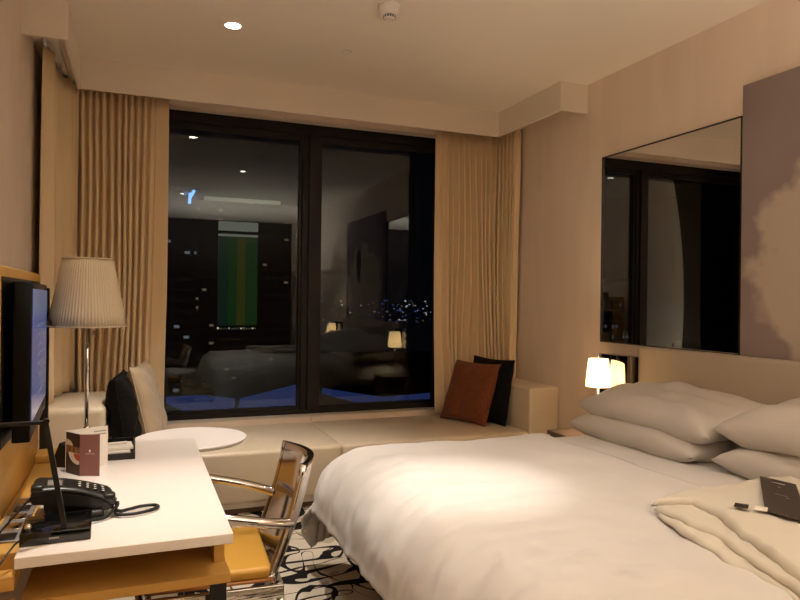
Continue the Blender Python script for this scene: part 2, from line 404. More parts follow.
# ------------------------------------------------------------------ cushions & pillows
def cushion(name, w, h, th, m, mtx, label, cat, group=None, seed=1, pinch=.06, wr=.012, nn=30, power=.5, seam=None):
    bm = NB(); 
    def shp(u, v, side):
        x, y = 2 * u - 1, 2 * v - 1
        k = max(0, (1 - x ** 4)) ** power * max(0, (1 - y ** 4)) ** power
        px = x * w / 2 * (1 - pinch * (1 - y * y) ); py = y * h / 2 * (1 - pinch * (1 - x * x))
        z = side * th / 2 * k
        z += wr * k ** .5 * noise.noise(Vector((x * 2.2 + seed, y * 2.2, side * 2 + seed)))
        edge = 1 - k
        z += side * .004 * (1 - edge) * math.sin(9 * math.atan2(y, x) + seed) 
        return Vector((px, py, z))
    gs = []
    for side in (1, -1):
        gs.append(grid(bm, lambda u, v: shp(u, v, side), nn, nn))
    bmesh.ops.remove_doubles(bm, verts=bm.verts, dist=.0005)
    o = obj(name, bm, m, smooth=True)
    o.matrix_world = mtx
    tag(o, label, cat, group)
    if seam:
        t = NB(); P = []
        for i in range(120):
            s = i / 120 * 4; e = int(s); f = s - e
            uv = [(f, 0), (1, f), (1 - f, 1), (0, 1 - f)][e]
            P.append(shp(uv[0], uv[1], 1))
        P.append(P[0]); tube(t, P, seam[1], 6); so = obj('piping', t, seam[0], o)
    return o
def frame3(origin, ex, ey):
    ex = Vector(ex).normalized(); ey = Vector(ey); ez = ex.cross(ey).normalized(); ey = ez.cross(ex)
    m = Matrix((ex, ey, ez)).transposed().to_4x4(); m.translation = Vector(origin); return m
# black & beige at the left arm
cushion('cushion', .46, .47, .17, M['cush_k'], frame3((-.055, 4.44, .392 + .235), (.10, 1, 0), (-.16, 0, 1)),
        'black square cushion leaning against the left padded arm of the bench', 'cushion', 'cushions on the window bench', seed=3, seam=(M['cush_k'], .004))
cushion('cushion', .47, .52, .14, M['cush_t'], frame3((.075, 4.56, .392 + .258), (.20, 1, 0), (-.24, .02, 1)),
        'beige satin square cushion leaning on the black one by the left curtain', 'cushion', 'cushions on the window bench', seed=8, seam=(M['cush_t'], .004))
cushion('cushion', .50, .50, .12, M['cush_k'], frame3((2.590, 4.60, .392 + .245), (-.16, 1, 0), (.17, .03, 1)),
        'black woven square cushion behind the rust one against the right padded arm', 'cushion', 'cushions on the window bench', seed=5, seam=(M['cush_k'], .004))
cushion('cushion', .475, .49, .13, M['cush_o'], frame3((2.445, 4.64, .392 + .228), (-.36, 1, 0), (.38, .12, 1)),
        'rust orange square cushion leaning against a black one on the bench', 'cushion', 'cushions on the window bench', seed=12, seam=(M['cush_o'], .004))

# ------------------------------------------------------------------ bed
bed = thing('bed', 'wide hotel bed with white duvet and tall padded beige headboard', 'bed', (1.8, 2.1, 0))
def bd(n, b, m, smooth=False): o = obj(n, b, m, bed, smooth); o.matrix_parent_inverse = Matrix.Translation((-1.8, -2.1, 0)); return o
bd('bed_base', bx(1.0, 2.80, 1.22, 2.98, .06, .33, bev=.01), M['leather_dk'])
for x in (1.1, 2.7):
    for y in (1.32, 2.88): bd('leg', lathe(NB(), [(.03, 0), (.03, .06)], x, y, 16), M['blackm'])
bd('mattress', bx(.93, 2.80, 1.16, 3.04, .33, .565, bev=.05, seg=4), M['sheet'])
bd('headboard', bx(2.82, 2.915, .99, 3.21, .12, 1.068, bev=.022, seg=4), M['head'])
X0, Y1, Y0, BT = 1.03, 2.99, 1.16, .602
def duvet_pt(sx, sy, zt, xr):
    """sx: distance from the head end going to the foot; sy: across"""
    s = max(0, X0 - sx); t = 0; sgn = 1
    if sy > Y1: t = sy - Y1
    elif sy < Y0: t = Y0 - sy; sgn = -1
    bx_ = max(sx, X0); by_ = min(max(sy, Y0), Y1)
    n = (s ** 3 + t ** 3) ** (1 / 3); Rr = .195 +   .055 * (s / (math.hypot(s, t) + 1e-9)) ** 2; arc = Rr * PI / 2
    puff = .012 * noise.noise(Vector((sx * 2.1, sy * 2.1, 4))) + .006 * noise.noise(Vector((sx * 6, sy * 6, 1)))
    near = max(0, 1 - (sx - X0) / .5)
    puff += .010 * near * noise.noise(Vector((sx * 5, sy * 13, 9))) + .004 * near * noise.noise(Vector((sx * 14, sy * 30, 5)))
    if n < 1e-9: return Vector((bx_, by_, zt + puff))
    h = math.hypot(s, t); dx, dy = -s / h, sgn * t / h
    if n < arc:
        a = n / Rr; hor = Rr * math.sin(a); drop = Rr * (1 - math.cos(a)); hang = 0
    else:
        e = n - arc; hor = Rr + e * (.10 + .16 * (s / h) ** 2); drop = Rr + e * .99; hang = min(1, e / .2)
    al = (sy * abs(dx) + sx * abs(dy))
    fold = .030 * hang * noise.noise(Vector((al * 7.5, 3.3, drop * 1.2))) + .014 * hang * noise.noise(Vector((al * 19, 7.1, drop * 2)))
    cor = min(s, t) / max(s, t, 1e-6)
    hor += fold + cor * hang * .12
    wr = .011 * noise.noise(Vector((al * 12, drop * 5, 2))) + .006 * noise.noise(Vector((al * 27, drop * 12, 6)))
    return Vector((bx_ + dx * (hor + wr), by_ + dy * (hor + wr), max(.03, zt - drop + puff * (1 - hang))))
def cloth(xa, xb, ya, yb, zt, nx, ny):
    b_ = NB()
    grid(b_, lambda u, v: duvet_pt(xa + (xb - xa) * u, ya + (yb - ya) * v, zt, 0), nx, ny); return b_
o = bd('duvet', cloth(X0 - .43, 2.035, Y0 - .52, Y1 + .60, BT + .026, 120, 190), M['sheet'])
s = o.modifiers.new('thickness', 'SOLIDIFY'); s.thickness = .012; s.offset = -1
o = bd('top_sheet', cloth(1.88, 2.80, Y0 - .30, Y1 + .30, BT, 40, 90), M['sheet'])
s = o.modifiers.new('thickness', 'SOLIDIFY'); s.thickness = .012; s.offset = -1

def pil(cx, cy, cz, lx, tilt, roll, lab, seed, w=.92, h=.52, th=.19, yaw=0):
    ey = Vector((-math.cos(tilt), 0, -math.sin(tilt))); ex = Vector((math.sin(yaw), math.cos(yaw), roll))
    cushion('pillow', w, h, th, M['sheet2'], frame3((cx, cy, cz), ex, ey), lab, 'pillow', 'white pillows against the headboard', seed=seed, pinch=.03, wr=.03, power=.47, nn=40)
pil(2.55, 2.71, .665, 0, R(5), 0, 'lower white pillow of the stack nearer the window', 2, w=.90, th=.17)
pil(2.585, 2.67, .785, 0, R(9), .02, 'upper white pillow of the stack nearer the window', 6, w=.92, th=.185)
pil(2.575, 1.715, .680, 0, R(5), 0, 'lower white pillow of the stack nearer the camera', 9, w=.92, th=.17)
pil(2.61, 1.74, .822, 0, R(9), 0, 'upper white pillow of the stack nearer the camera', 14, w=.92, th=.18)

# folded cotton cover on the bed
rb = thing('folded_bathrobe', 'cream cotton bathrobe folded in layers on the bed, dark card on top', 'bathrobe', (1.9, 1.4, .61))
def layer(edge, top, zb, zt, seed, name):
    # edge: left boundary A->D ; top: far boundary A->B
    E_ = [Vector((x, y, 0)) for x, y in edge]; T_ = [Vector((x, y, 0)) for x, y in top]
    def pl(P, f):
        f *= len(P) - 1; i = min(int(f), len(P) - 2); return P[i].lerp(P[i + 1], f - i)
    off = T_[-1] - T_[0]
    def base(u, v):
        return pl(T_, u) + pl(E_, v) - E_[0]
    b_ = NB()
    def top_(u, v):
        p = base(u, v); k = min(1, min(u, v) / .022)
        k = math.sqrt(max(0, 1 - (1 - k) ** 2))
        z = zb + (zt - zb) * k + .007 * k * noise.noise(Vector((p.x * 5, p.y * 5, seed))) + .0045 * k * noise.noise(Vector((p.x * 9 + p.y * 9, p.y * 22 - p.x * 16, seed)))
        wv = .020 * noise.noise(Vector((p.x * 13, p.y * 13, seed + 4)))
        return (p.x - 1.9 + wv * (1 - u), p.y - 1.4 + wv * (1 - v), z - .61)
    grid(b_, top_, 50, 50)
    o_ = obj(name, b_, M['robe'], rb); s_ = o_.modifiers.new('thickness', 'SOLIDIFY'); s_.thickness = .008; s_.offset = -1; return o_
layer([(1.60, 1.72), (1.575, 1.62), (1.535, 1.49), (1.505, 1.36), (1.49, 1.20), (1.41, .98)], [(1.60, 1.72), (1.80, 1.79), (2.0, 1.77), (2.25, 1.80)], .626, .640, 3, 'folded_layer')
layer([(1.605, 1.74), (1.615, 1.65), (1.60, 1.50), (1.555, 1.37), (1.50, 1.19), (1.42, .98)], [(1.605, 1.74), (1.82, 1.80), (2.0, 1.78), (2.25, 1.82)], .640, .655, 5, 'folded_layer')
layer([(1.615, 1.765), (1.735, 1.71), (1.705, 1.56), (1.62, 1.385), (1.54, 1.21), (1.46, 1.00)], [(1.615, 1.765), (1.85, 1.82), (2.0, 1.80), (2.25, 1.84)], .652, .676, 8, 'folded_layer')
def plate(name, cs, th, m, parent=None, loc=None):
    cs = [Vector(c_) for c_ in cs]; n_ = (cs[1] - cs[0]).cross(cs[2] - cs[1]).normalized()
    if n_.z < 0: n_ = -n_
    b_ = NB(); lo = [b_.verts.new(c_) for c_ in cs]; hi = [b_.verts.new(c_ + n_ * th) for c_ in cs]
    b_.faces.new(lo[::-1]); b_.faces.new(hi)
    for i in range(4): b_.faces.new((lo[i], lo[(i + 1) % 4], hi[(i + 1) % 4], hi[i]))
    return obj(name, b_, m, parent)
# sewn labels
cx_ = lambda x, y, z: (x - 1.9, y - 1.4, z - .61)
def quad_on(cxy, ex, w, l, z, th, m, name, parent, fn):
    ex = Vector(ex).normalized(); ey = Vector((-ex.y, ex.x, 0)); c0 = Vector((*cxy, z))
    return plate(name, [fn(*(c0 + ex * a * w / 2 + ey * bb * l / 2)) for a, bb in ((-1, -1), (1, -1), (1, 1), (-1, 1))], th, m, parent)
o = quad_on((1.800, 1.565), (.75, -1, 0), .040, .042, .688, .002, M['gloss'], 'sewn_tag', rb, cx_); o['label'] = 'small black sewn tag'
quad_on((1.832, 1.52), (.75, -1, 0), .036, .046, .688, .002, M['paper'], 'sewn_tag', rb, cx_)

# door hanger menu card
card = thing('door_hanger_card', 'dark brown door hanger card with a slot lying on the folded bathrobe', 'card', (2.0, 1.6, .69))
cs = [Vector((2.175, 1.812, .687)), Vector((2.200, 1.685, .687)), Vector((1.835, 1.36, .687)), Vector((1.800, 1.478, .687))]
fx = (cs[1] - cs[0]); fy = (cs[3] - cs[0]) * .93
def cpt(a, bb, h=0): return Vector(cs[0]) + fx * a + fy * bb + Vector((0, 0, h)) - Vector((2.0, 1.6, .69))
b = NB()
ring = []
sl = [(.32, .075), (.68, .075), (.68, .125), (.32, .125)]
out = [(0, 0), (1, 0), (1, 1), (0, 1)]
for h, flip in ((.0025, False), (0, True)):
    vo = [b.verts.new(cpt(a, c_, h)) for a, c_ in out]; vi = [b.verts.new(cpt(a, c_, h)) for a, c_ in sl]; ring.append((vo, vi))
    for i in range(4): b.faces.new((vo[i], vo[(i + 1) % 4], vi[(i + 1) % 4], vi[i]))
for k in (0, 1):
    for i in range(4): b.faces.new((ring[0][k][i], ring[0][k][(i + 1) % 4], ring[1][k][(i + 1) % 4], ring[1][k][i]))
obj('card', b, M['cardtop'], card)
b = NB()
def strip(bm_, a0, a1, c0, c1, h=.003): flat(bm_, [cpt(a0, c0, h), cpt(a1, c0, h), cpt(a1, c1, h), cpt(a0, c1, h)])
x = .33
for i in range(11): 
    strip(b, x, x + .020, .46, .478 if i % 3 else .472); x += .032
obj('print', b, M['metal_grey'], card); b = NB()
strip(b, .47, .53, .225, .250); obj('print', b, M['metal_grey'], card); b = NB()
strip(b, .62, .68, .515, .53)
obj('print', b, M['metal_grey'], card)

# ------------------------------------------------------------------ wall pieces
t = thing('wall_mirror', 'large frameless wall mirror beside the painting above the headboard', 'mirror', (W, 3.12, 1.071))
obj('mirror_glass', bx(-.006, 0, 2.560 - 3.12, 3.658 - 3.12, 0, 1.232), M['mirror'], t)
b = NB()
box(b, -.015, 0, 3.658 - 3.12, 3.663 - 3.12, -.004, 1.236); box(b, -.015, 0, 2.552 - 3.12, 2.557 - 3.12, -.004, 1.236)
box(b, -.015, 0, -.563, .538, 1.232, 1.236); box(b, -.015, 0, -.563, .538, -.004, 0)
obj('edge_trim', b, M['blackm'], t)
t = thing('painting', 'large unframed canvas in mauve with a pale cloud shape on the right wall', 'painting', (W - .001, 0, 0))
obj('canvas', bx(-.045, 0, .98, 2.520, 1.062, 2.449, bev=.002), M['painting'], t)
t = thing('mirror_panel', 'black glossy panel behind the bedside lamp nearer the window', 'panel', (0, 0, 0), group='bedside panels')
obj('gloss_panel', bx(2.785, W - .001, 3.222, 3.525, .0, 1.003, bev=.001), M['smoky'], t)
t = thing('mirror_panel', 'black glossy panel behind the bedside lamp farther from the window', 'panel', (0, 0, 0), group='bedside panels')
obj('gloss_panel', bx(2.785, W - .001, .67, .978, .0, 1.003, bev=.001), M['smoky'], t)
def nightstand(y0, y1, lab):
    t = thing('nightstand', lab, 'nightstand', (2.63, (y0 + y1) / 2, 0), 0, 'nightstands'); h = (y1 - y0) / 2
    obj('body', bx(-.12, .15, -h + .01, h - .01, .04, .475), M['ns'], t); obj('top', bx(-.14, .153, -h, h, .475, .5, bev=.004), M['ns'], t)
    d_ = obj('drawer', bx(-.135, -.12, -h + .02, h - .02, .27, .46), M['ns'], t); obj('knob', lathe(NB(), [(.008, 0), (.012, .02)], 0, 0, 12, mtx=Matrix.Translation((-.135, 0, .37)) @ Matrix.Rotation(-PI / 2, 4, 'Y')), M['nickel'], d_)
    obj('base', bx(-.1, .14, -h + .03, h - .03, 0, .04), M['blackm'], t)
nightstand(3.29, 3.66, 'dark nightstand between the bed and the window bench')
nightstand(.55, .92, 'dark nightstand on the side of the bed away from the window')
def bed_lamp(x, y, lab):
    t = thing('bedside_lamp', lab, 'lamp', (x, y, .5), 0, 'lit bedside lamps')
    obj('base', lathe(NB(), [(.05, 0), (.05, .012), (.012, .018), (.008, .03)], 0, 0, 24), M['nickel'], t)
    obj('stem', lathe(NB(), [(.006, .02), (.006, .34)], 0, 0, 12), M['nickel'], t)
    obj('lamp_shade', lathe(NB(), [(.077, .305), (.0745, .34), (.061, .478), (.058, .478), (.0715, .34), (.074, .305)], 0, 0, 32, cap=False), M['litshade'], t)
    obj('finial', lathe(NB(), [(.004, .34), (.004, .49), (.007, .50), (.002, .51)], 0, 0, 10), M['nickel'], t)
    ld = bpy.data.lights.new('bulb', 'POINT'); ld.energy = 14.0; ld.color = (1, .72, .45); ld.shadow_soft_size = .025
    lo = bpy.data.objects.new('bulb', ld); C.objects.link(lo); lo.parent = t; lo.location = (0.0, 0.012, .40)
bed_lamp(2.700, 3.415, 'small lit bedside lamp nearer the window, in front of the black panel')
bed_lamp(2.700, .82, 'small lit bedside lamp on the side of the bed away from the window')

# ------------------------------------------------------------------ oak wall unit, TV
u = thing('oak_wall_unit', 'tall honey oak panel unit on the left wall behind the desk', 'wall unit', (-.44, 2.3, 0))
def uo(n, b, m): o = obj(n, b, m, u); o.matrix_parent_inverse = Matrix.Translation((.44, -2.3, 0)); return o
b = NB(); box(b, L + .003, -.335, 1.2, 2.83, 0, 1.411, bev=.002, seg=1)
uo('oak_panel', b, M['oak'])
uo('black_inset', bx(-.336, -.3325, 2.048, 2.80, .915, 1.382), M['tvcase'])
uo('edge_fin', bx(-.334, -.306, 2.842, 2.862, .0, 1.36), M['black'])
uo('cable_ledge', bx(-.334, -.249, 1.80, 2.84, .66, .722, bev=.003), M['oak'])
o = uo('ledge_block', bx(-.334, -.236, 2.72, 2.836, .723, .752, bev=.003), M['oak'])
uo('step', bx(-.334, -.252, 1.735, 1.795, .655, .685, bev=.002), M['oak'])
uo('lower_rail', bx(-.334, -.252, 1.66, 1.76, .585, .63, bev=.002), M['oak'])

sp = thing('socket_plate', 'grey metal socket plate set in the oak ledge beside the desk top', 'socket', (-.289, 2.0, .7235))
obj('plate', bx(-.034, .030, -.13, .26, 0, .004, bev=.001), M['metal_grey'], sp)
for k, y in enumerate((-.10, -.02, .06, .14, .21)):
    obj('socket', bx(-.022, .018, y - .026, y + .026, .004, .007, bev=.002), M['black'] if k in (0, 3) else M['nickel'], sp)

tvx0, tvy0, tvx1, tvy1 = -.267, 2.08, -.305, 2.78
ang = math.atan2(tvy1 - tvy0, tvx1 - tvx0); tl = .925 * math.hypot(tvx1 - tvx0, tvy1 - tvy0)
tv = thing('television', 'flat black television showing a blue menu, mounted on the oak panel', 'television', (tvx0, tvy0, .925), ang)
# local: +X along the screen, -Y... screen faces local -Y side turned to the room
b = NB(); box(b, 0, tl, .0, .045, 0, .445, bev=.004); obj('tv_body', b, M['tvcase'], tv)
S0, S1, Z0_, Z1_ = .018, tl - .018, .05, .425
b = NB(); box(b, S0, S1, -.0015, .0, Z0_, Z1_); obj('screen', b, M['tv'], tv)
b = NB(); box(b, S0 + .0, S1, -.0025, -.0015, Z1_ - .075, Z1_)
box(b, S0 + .25, S1 - .02, -.0025, -.0015, Z0_ + .07, Z0_ + .15); obj('menu_bar', b, M['tvlight'], tv)
b = NB()
for r_ in range(8):
    z = Z1_ - .11 - r_ * .03; x = S0 + .22
    while x < S1 - .08 - .1 * rnd.random():
        w = rnd.uniform(.012, .045); box(b, x, x + w, -.0034, -.0025, z - .006, z + .002); x += w + .008
    obj('menu_text', b, M['tvwhite'], tv); b = NB()
b = NB(); box(b, .12, tl - .15, .045, .0475, .12, .32); box(b, .30, .38, -.0, .0, 0, 0)
b = NB(); box(b, .28, .40, .045, .0475, .16, .28); obj('wall_bracket', b, M['blackm'], tv)

# ------------------------------------------------------------------ desk
DZ = .743
dk = thing('desk', 'white-topped oak desk with black legs along the left wall', 'desk', (0, 2.3, 0))
def do(n, b, m): o = obj(n, b, m, dk); o.matrix_parent_inverse = Matrix.Translation((0, -2.3, 0)); return o
do('desk_top', bx(-.247, .233, 1.697, 2.91, DZ - .026, DZ, bev=.0015, seg=1), M['desktop'])
do('oak_carcass', bx(-.246, .205, 2.02, 2.86, .612, DZ - .026), M['oak'])
b = NB(); box(b, -.246, .238, 1.775, 2.88, .588, .612, bev=.001, seg=1); box(b, .205, .232, 1.86, 2.86, .612, .70)
do('shelf_board', b, M['oak'])
for x, y in ((-.22, 1.88), (.215, 1.85), (-.22, 2.83), (.215, 2.83)): do('leg', bx(x - .02, x + .02, y - .02, y + .02, 0, .588), M['blackm'])

# waste bin under the desk
b = lathe(NB(), [(.085, 0), (.105, .30), (.100, .30), (.081, .012)], 0, 0, 28, cap=True); 
o = obj('waste_bin', b, M['black']); o.location = (.02, 2.06, .0); tag(o, 'black waste bin standing on the carpet under the desk', 'bin')

# ------------------------------------------------------------------ desk items
def loc(o, x, y, z=DZ, rz=0): o.location = (x, y, z); o.rotation_euler = (0, 0, rz)
# table lamp
lp = thing('table_lamp', 'tall table lamp with pleated cream shade at the far end of the desk', 'lamp', (-.178, 2.80, DZ))
obj('base', lathe(NB(), [(.065, 0), (.065, .012), (.02, .016), (.02, .05), (.013, .06), (.013, .075), (.009, .078)], 0, 0, 32), M['nickel'], lp)
obj('pole', lathe(NB(), [(.0075, .07), (.0075, .52)], 0, 0, 16), M['chrome'], lp)
b = NB(); n = 220
def shfn(u, v):
    a = 2 * PI * u; r = (.141 + (.089 - .141) * v) + .0009 * math.cos(a * 72) * (1)
    return (r * math.cos(a), r * math.sin(a), .462 + .262 * v)
grid(b, shfn, 577, 6); bmesh.ops.remove_doubles(b, verts=b.verts, dist=.0001)
o = obj('lamp_shade', b, M['shade'], lp); s = o.modifiers.new('thickness', 'SOLIDIFY'); s.thickness = .002; s.offset = -1
b = NB()
for z, r in ((.462, .1425), (.720, .091)):
    b = NB(); tube(b, [(r * math.cos(2 * PI * i / 64), r * math.sin(2 * PI * i / 64), z + .003) for i in range(65)], .003, 6)
    obj('shade_trim', b, M['shade'], lp)
b = NB()
for k in range(3):
    a = k * 2 * PI / 3 + .3; tube(b, [(0, 0, .515), (.105 * math.cos(a), .105 * math.sin(a), .60)], .002, 6)
obj('shade_support', b, M['nickel'], lp)
b = NB(); tube(b, [(.02, -.02, .51), (.022, -.022, .44)], .0012, 5); lathe(b, [(.003, .425), (.005, .43), (.003, .442)], .022, -.022, 8); obj('pull_chain', b, M['nickel'], lp)

# black folding desk light with square base
dl = thing('desk_light', 'black desk light with a square glossy base and slim folding arm', 'desk lamp', (-.175, 1.836, DZ), R(2))
obj('base', bx(-.074, .078, -.070, .070, 0, .030, bev=.003), M['gloss'], dl)
b = NB(); tube(b, [(.022, -.030, .028), (-.015, .005, .16), (-.018 - .002, -.03, .278)], .0065, 8); b.free()
b = NB(); box(b, -.006, .006, -.005, .005, 0, .262, bev=.001, seg=1, mtx=Matrix.Translation((.020, -.062 + .01, .028)) @ Matrix.Rotation(R(-9.5), 4, 'Y')); obj('arm', b, M['black'], dl)
b = NB(); box(b, -.115, 0, -.006, .006, -.004, .005, bev=.001, seg=1, mtx=Matrix.Translation((-.022, -.05, .285))); obj('light_head', b, M['black'], dl)
b = lathe(NB(), [(.007, -.009), (.007, .009)], 0, 0, 14, mtx=Matrix.Translation((-.022, -.052, .288)) @ Matrix.Rotation(PI / 2, 4, 'X')); obj('hinge', b, M['black'], dl)
b = NB(); bmesh.ops.create_icosphere(b, subdivisions=3, radius=.009, matrix=Matrix.Translation((-.058, -.045, .038)))
for f in b.faces: f.smooth = True
obj('knob', b, M['chrome'], dl)
b = NB(); x = -.012
for i in range(5): box(b, x, x + .003, -.0706, -.0698, .012, .016); x += .0045
obj('lettering', b, M['metal_grey'], dl)

# office telephone (faces the chair, +X)
ph = thing('telephone', 'black office telephone with white key marks on the desk', 'telephone', (-.148, 2.0, DZ), R(4))
ph.scale = (.88, .88, .88)
def prism(bm_, prof, y0, y1, bev=.003):
    t_ = bmesh.new(); a = [t_.verts.new((x, y0, z)) for x, z in prof]; c_ = [t_.verts.new((x, y1, z)) for x, z in prof]
    t_.faces.new(a[::-1]); t_.faces.new(c_)
    for i in range(len(prof)): t_.faces.new((a[i], a[(i + 1) % len(prof)], c_[(i + 1) % len(prof)], c_[i]))
    bmesh.ops.recalc_face_normals(t_, faces=t_.faces)
    if bev: bmesh.ops.bevel(t_, geom=list(t_.edges), offset=bev, segments=2, affect='EDGES', clamp_overlap=True)
    merge(bm_, t_)
def topz(x): return .098 - .9 * max(0, x + .11) ** 2 * .95 - .06 * (x + .11)
prof = [(-.115, .060), (-.118, .085), (-.105, .098)] + [(-.10 + .02 * i, topz(-.10 + .02 * i)) for i in range(1, 11)] + [(.112, .030), (.085, .020), (.02, .040), (-.06, .054)]
b = NB(); prism(b, prof, -.085, .095, .004); obj('console', b, M['black'], ph)
b = NB(); prism(b, [(-.075, 0), (-.085, .055), (-.02, .046), (.04, .034), (.085, .018), (.06, .004), (.0, .0)], -.05, .075, .003); obj('stand', b, M['black'], ph)
sl_ = math.atan2(topz(.08) - topz(.0), .08)
kb = NB()
for i in range(4):
    for j in range(3):
        x = .012 + i * .022; y = -.005 + j * .024
        box(kb, -.007, .007, -.008, .008, 0, .005, bev=.0015, mtx=Matrix.Translation((x, y, topz(x) + .0)) @ Matrix.Rotation(-sl_, 4, 'Y'))
obj('keypad', kb, M['blackm'], ph)
mk = NB()
for i in range(4):
    for j in range(3):
        x = .012 + i * .022; y = -.005 + j * .024
        box(mk, -.0035, .0035, -.003, .003, 0.0052, .0058, mtx=Matrix.Translation((x, y, topz(x))) @ Matrix.Rotation(-sl_, 4, 'Y'))
obj('key_marks', mk, M['white'], ph)
b = NB(); box(b, -.02, .02, -.03, .03, 0, .002, mtx=Matrix.Translation((-.055, .02, topz(-.055))) @ Matrix.Rotation(.13, 4, 'Y')); obj('display', b, M['metal_grey'], ph)
hs = []
for i in range(17):
    f = i / 16; x = -.112 + .222 * f; hs.append((x, -.070, topz(x) - .004 + .010 * math.sin(PI * f)))
b = NB(); tube(b, hs, lambda f: .016 + .007 * (abs(2 * f - 1) ** 3), 12, flat=.62)
box(b, .078, .112, -.088, -.052, topz(.095) - .006, topz(.095) + .02, bev=.006, mtx=None); box(b, -.115, -.082, -.088, -.052, topz(-.1) - .004, topz(-.1) + .018, bev=.006)
obj('handset', b, M['black'], ph)
# coiled cord
path = smooth_path([(.005, -.135, .012), (.05, -.128, .010), (.085, -.110, .010), (.115, -.085, .030), (.118, -.060, .034), (.112, -.085, .012), (.125, -.105, .009), (.160, -.110, .009), (.205, -.098, .009), (.235, -.070, .009), (.228, -.045, .009), (.19, -.040, .009), (.15, -.062, .010), (.125, -.085, .014), (.108, -.075, .022), (.10, -.070, .030)], 24)
coil = []; acc = 0
for i, p in enumerate(path[:-1]):
    q = path[i + 1]; d = (q - p); acc += d.length
    if d.length < 1e-7: continue
    s_ = d.normalized().cross(Vector((0, 0, 1))).normalized() if abs(d.normalized().z) < .98 else Vector((1, 0, 0)); w_ = s_.cross(d.normalized())
    for k in range(3):
        a = (acc + d.length * k / 3) / .0042 * 2 * PI; pp = p + d * (k / 3)
        coil.append(pp + s_ * math.cos(a) * .0042 + w_ * math.sin(a) * .0042)
b = NB(); tube(b, coil, .0016, 5); tube(b, path[::3] , .0036, 6); obj('coiled_cord', b, M['black'], ph)
# small black handheld beside the base
b = NB(); box(b, -.055, .055, -.020, .020, 0, .026, bev=.009, seg=3); o = obj('remote_control', b, M['black']); loc(o, -.128, 1.925, DZ, R(12)); o.rotation_euler = (0, 0, R(10))
tag(o, 'small black rounded handset between the telephone and the desk light base', 'remote control')
# power leads
b = NB(); tube(b, smooth_path([(-.22, 2.14, .80), (-.25, 2.05, .79), (-.285, 1.93, .765), (-.305, 1.83, .748), (-.325, 1.66, .70), (-.33, 1.50, .60)], 8), .0028, 6)
o = obj('power_cable', b, M['black']); tag(o, 'thin black cable running from the telephone over the oak ledge', 'cable')
b = NB(); tube(b, smooth_path([(-.242, 1.80, .752), (-.262, 1.785, .740), (-.29, 1.72, .70), (-.32, 1.60, .62)], 8), .0025, 6)
o = obj('power_cable', b, M['black']); tag(o, 'thin black cable running from the desk light base over the ledge end', 'cable')

# menu leaflet (maroon / photo front), standing
mn = thing('menu_leaflet', 'folded maroon menu leaflet with a food picture standing on the desk', 'leaflet', (0, 0, DZ))
A, B_, C_ = Vector((-.210, 2.47, 0)), Vector((-.164, 2.405, 0)), Vector((-.104, 2.385, 0)); E_ = Vector((-.075, 2.50, 0)); hh = .136
def upr(n, P, Q, m, z0=0, z1=hh, th=.0012, parent=mn, off=0):
    d = (Q - P).normalized(); nn_ = Vector((d.y, -d.x, 0))
    b_ = NB(); o1 = nn_ * off; v = []
    for k in (off, off + th):
        for p_, z in ((P, z0), (Q, z0), (Q, z1), (P, z1)): v.append(b_.verts.new(Vector((p_.x, p_.y, z)) + nn_ * k))
    b_.faces.new(v[:4][::-1]); b_.faces.new(v[4:])
    for i in range(4): b_.faces.new((v[i], v[(i + 1) % 4], v[4 + (i + 1) % 4], v[4 + i]))
    return obj(n, b_, m, parent)
upr('front_cover', A, B_, M['darkcard']); upr('front_cover', B_, C_, M['maroon'])
def sub(P, Q, a, c_): return P.lerp(Q, a), P.lerp(Q, c_)
p_, q_ = sub(A, B_, .03, .99); upr('food_photo', p_, q_, M['food1'], .068, .092, .0004, off=.0014)
def halfdisc(P, Q, a, c_, zc, rz, m, name, off, a0=0, a1=PI):
    d = (Q - P); nn_ = Vector((d.normalized().y, -d.normalized().x, 0)); b_ = NB(); vs = []
    for k in range(25):
        t_ = a0 + (a1 - a0) * k / 24; f = (a + c_) / 2 + math.cos(t_) * (c_ - a) / 2; f = min(.995, max(.005, f))
        vs.append(b_.verts.new(P + d * f + nn_ * off + Vector((0, 0, zc + rz * math.sin(t_)))))
    b_.faces.new(vs); return obj(name, b_, m, mn)
halfdisc(A, B_, .22, 1.5, .072, .036, M['paper'], 'plate_picture', .0022, PI, 2 * PI)
halfdisc(A, B_, .60, 1.35, .070, .022, M['food2'], 'food_picture', .0026, PI, 2 * PI)
halfdisc(A, B_, -.5, .52, .094, .020, M['paper'], 'plate_picture', .0022, 0, PI)
pb, qb = sub(B_, C_, .46, .54); upr('crest', pb, qb, M['paper'], .078, .086, .0004, off=.0014)
b = None
x = .28
while x < .74:
    p_, q_ = sub(B_, C_, x, x + .035); upr('lettering', p_, q_, M['metal_grey'], .071, .0745, .0004, off=.0014); x += .055
o = upr('back_page', Vector((-.213, 2.475, 0)), Vector((-.086, 2.535, 0)), M['paper'], 0, .138); o['label'] = 'cream back page with small print'
P2, Q2 = Vector((-.213, 2.475, 0)), Vector((-.086, 2.535, 0))
for i in range(6):
    for j in range(2):
        p_, q_ = sub(P2, Q2, .66 + i * .05, .69 + i * .05); upr('print', p_, q_, M['grille'], .120 - j * .010, .124 - j * .010, .0004, off=.0014)

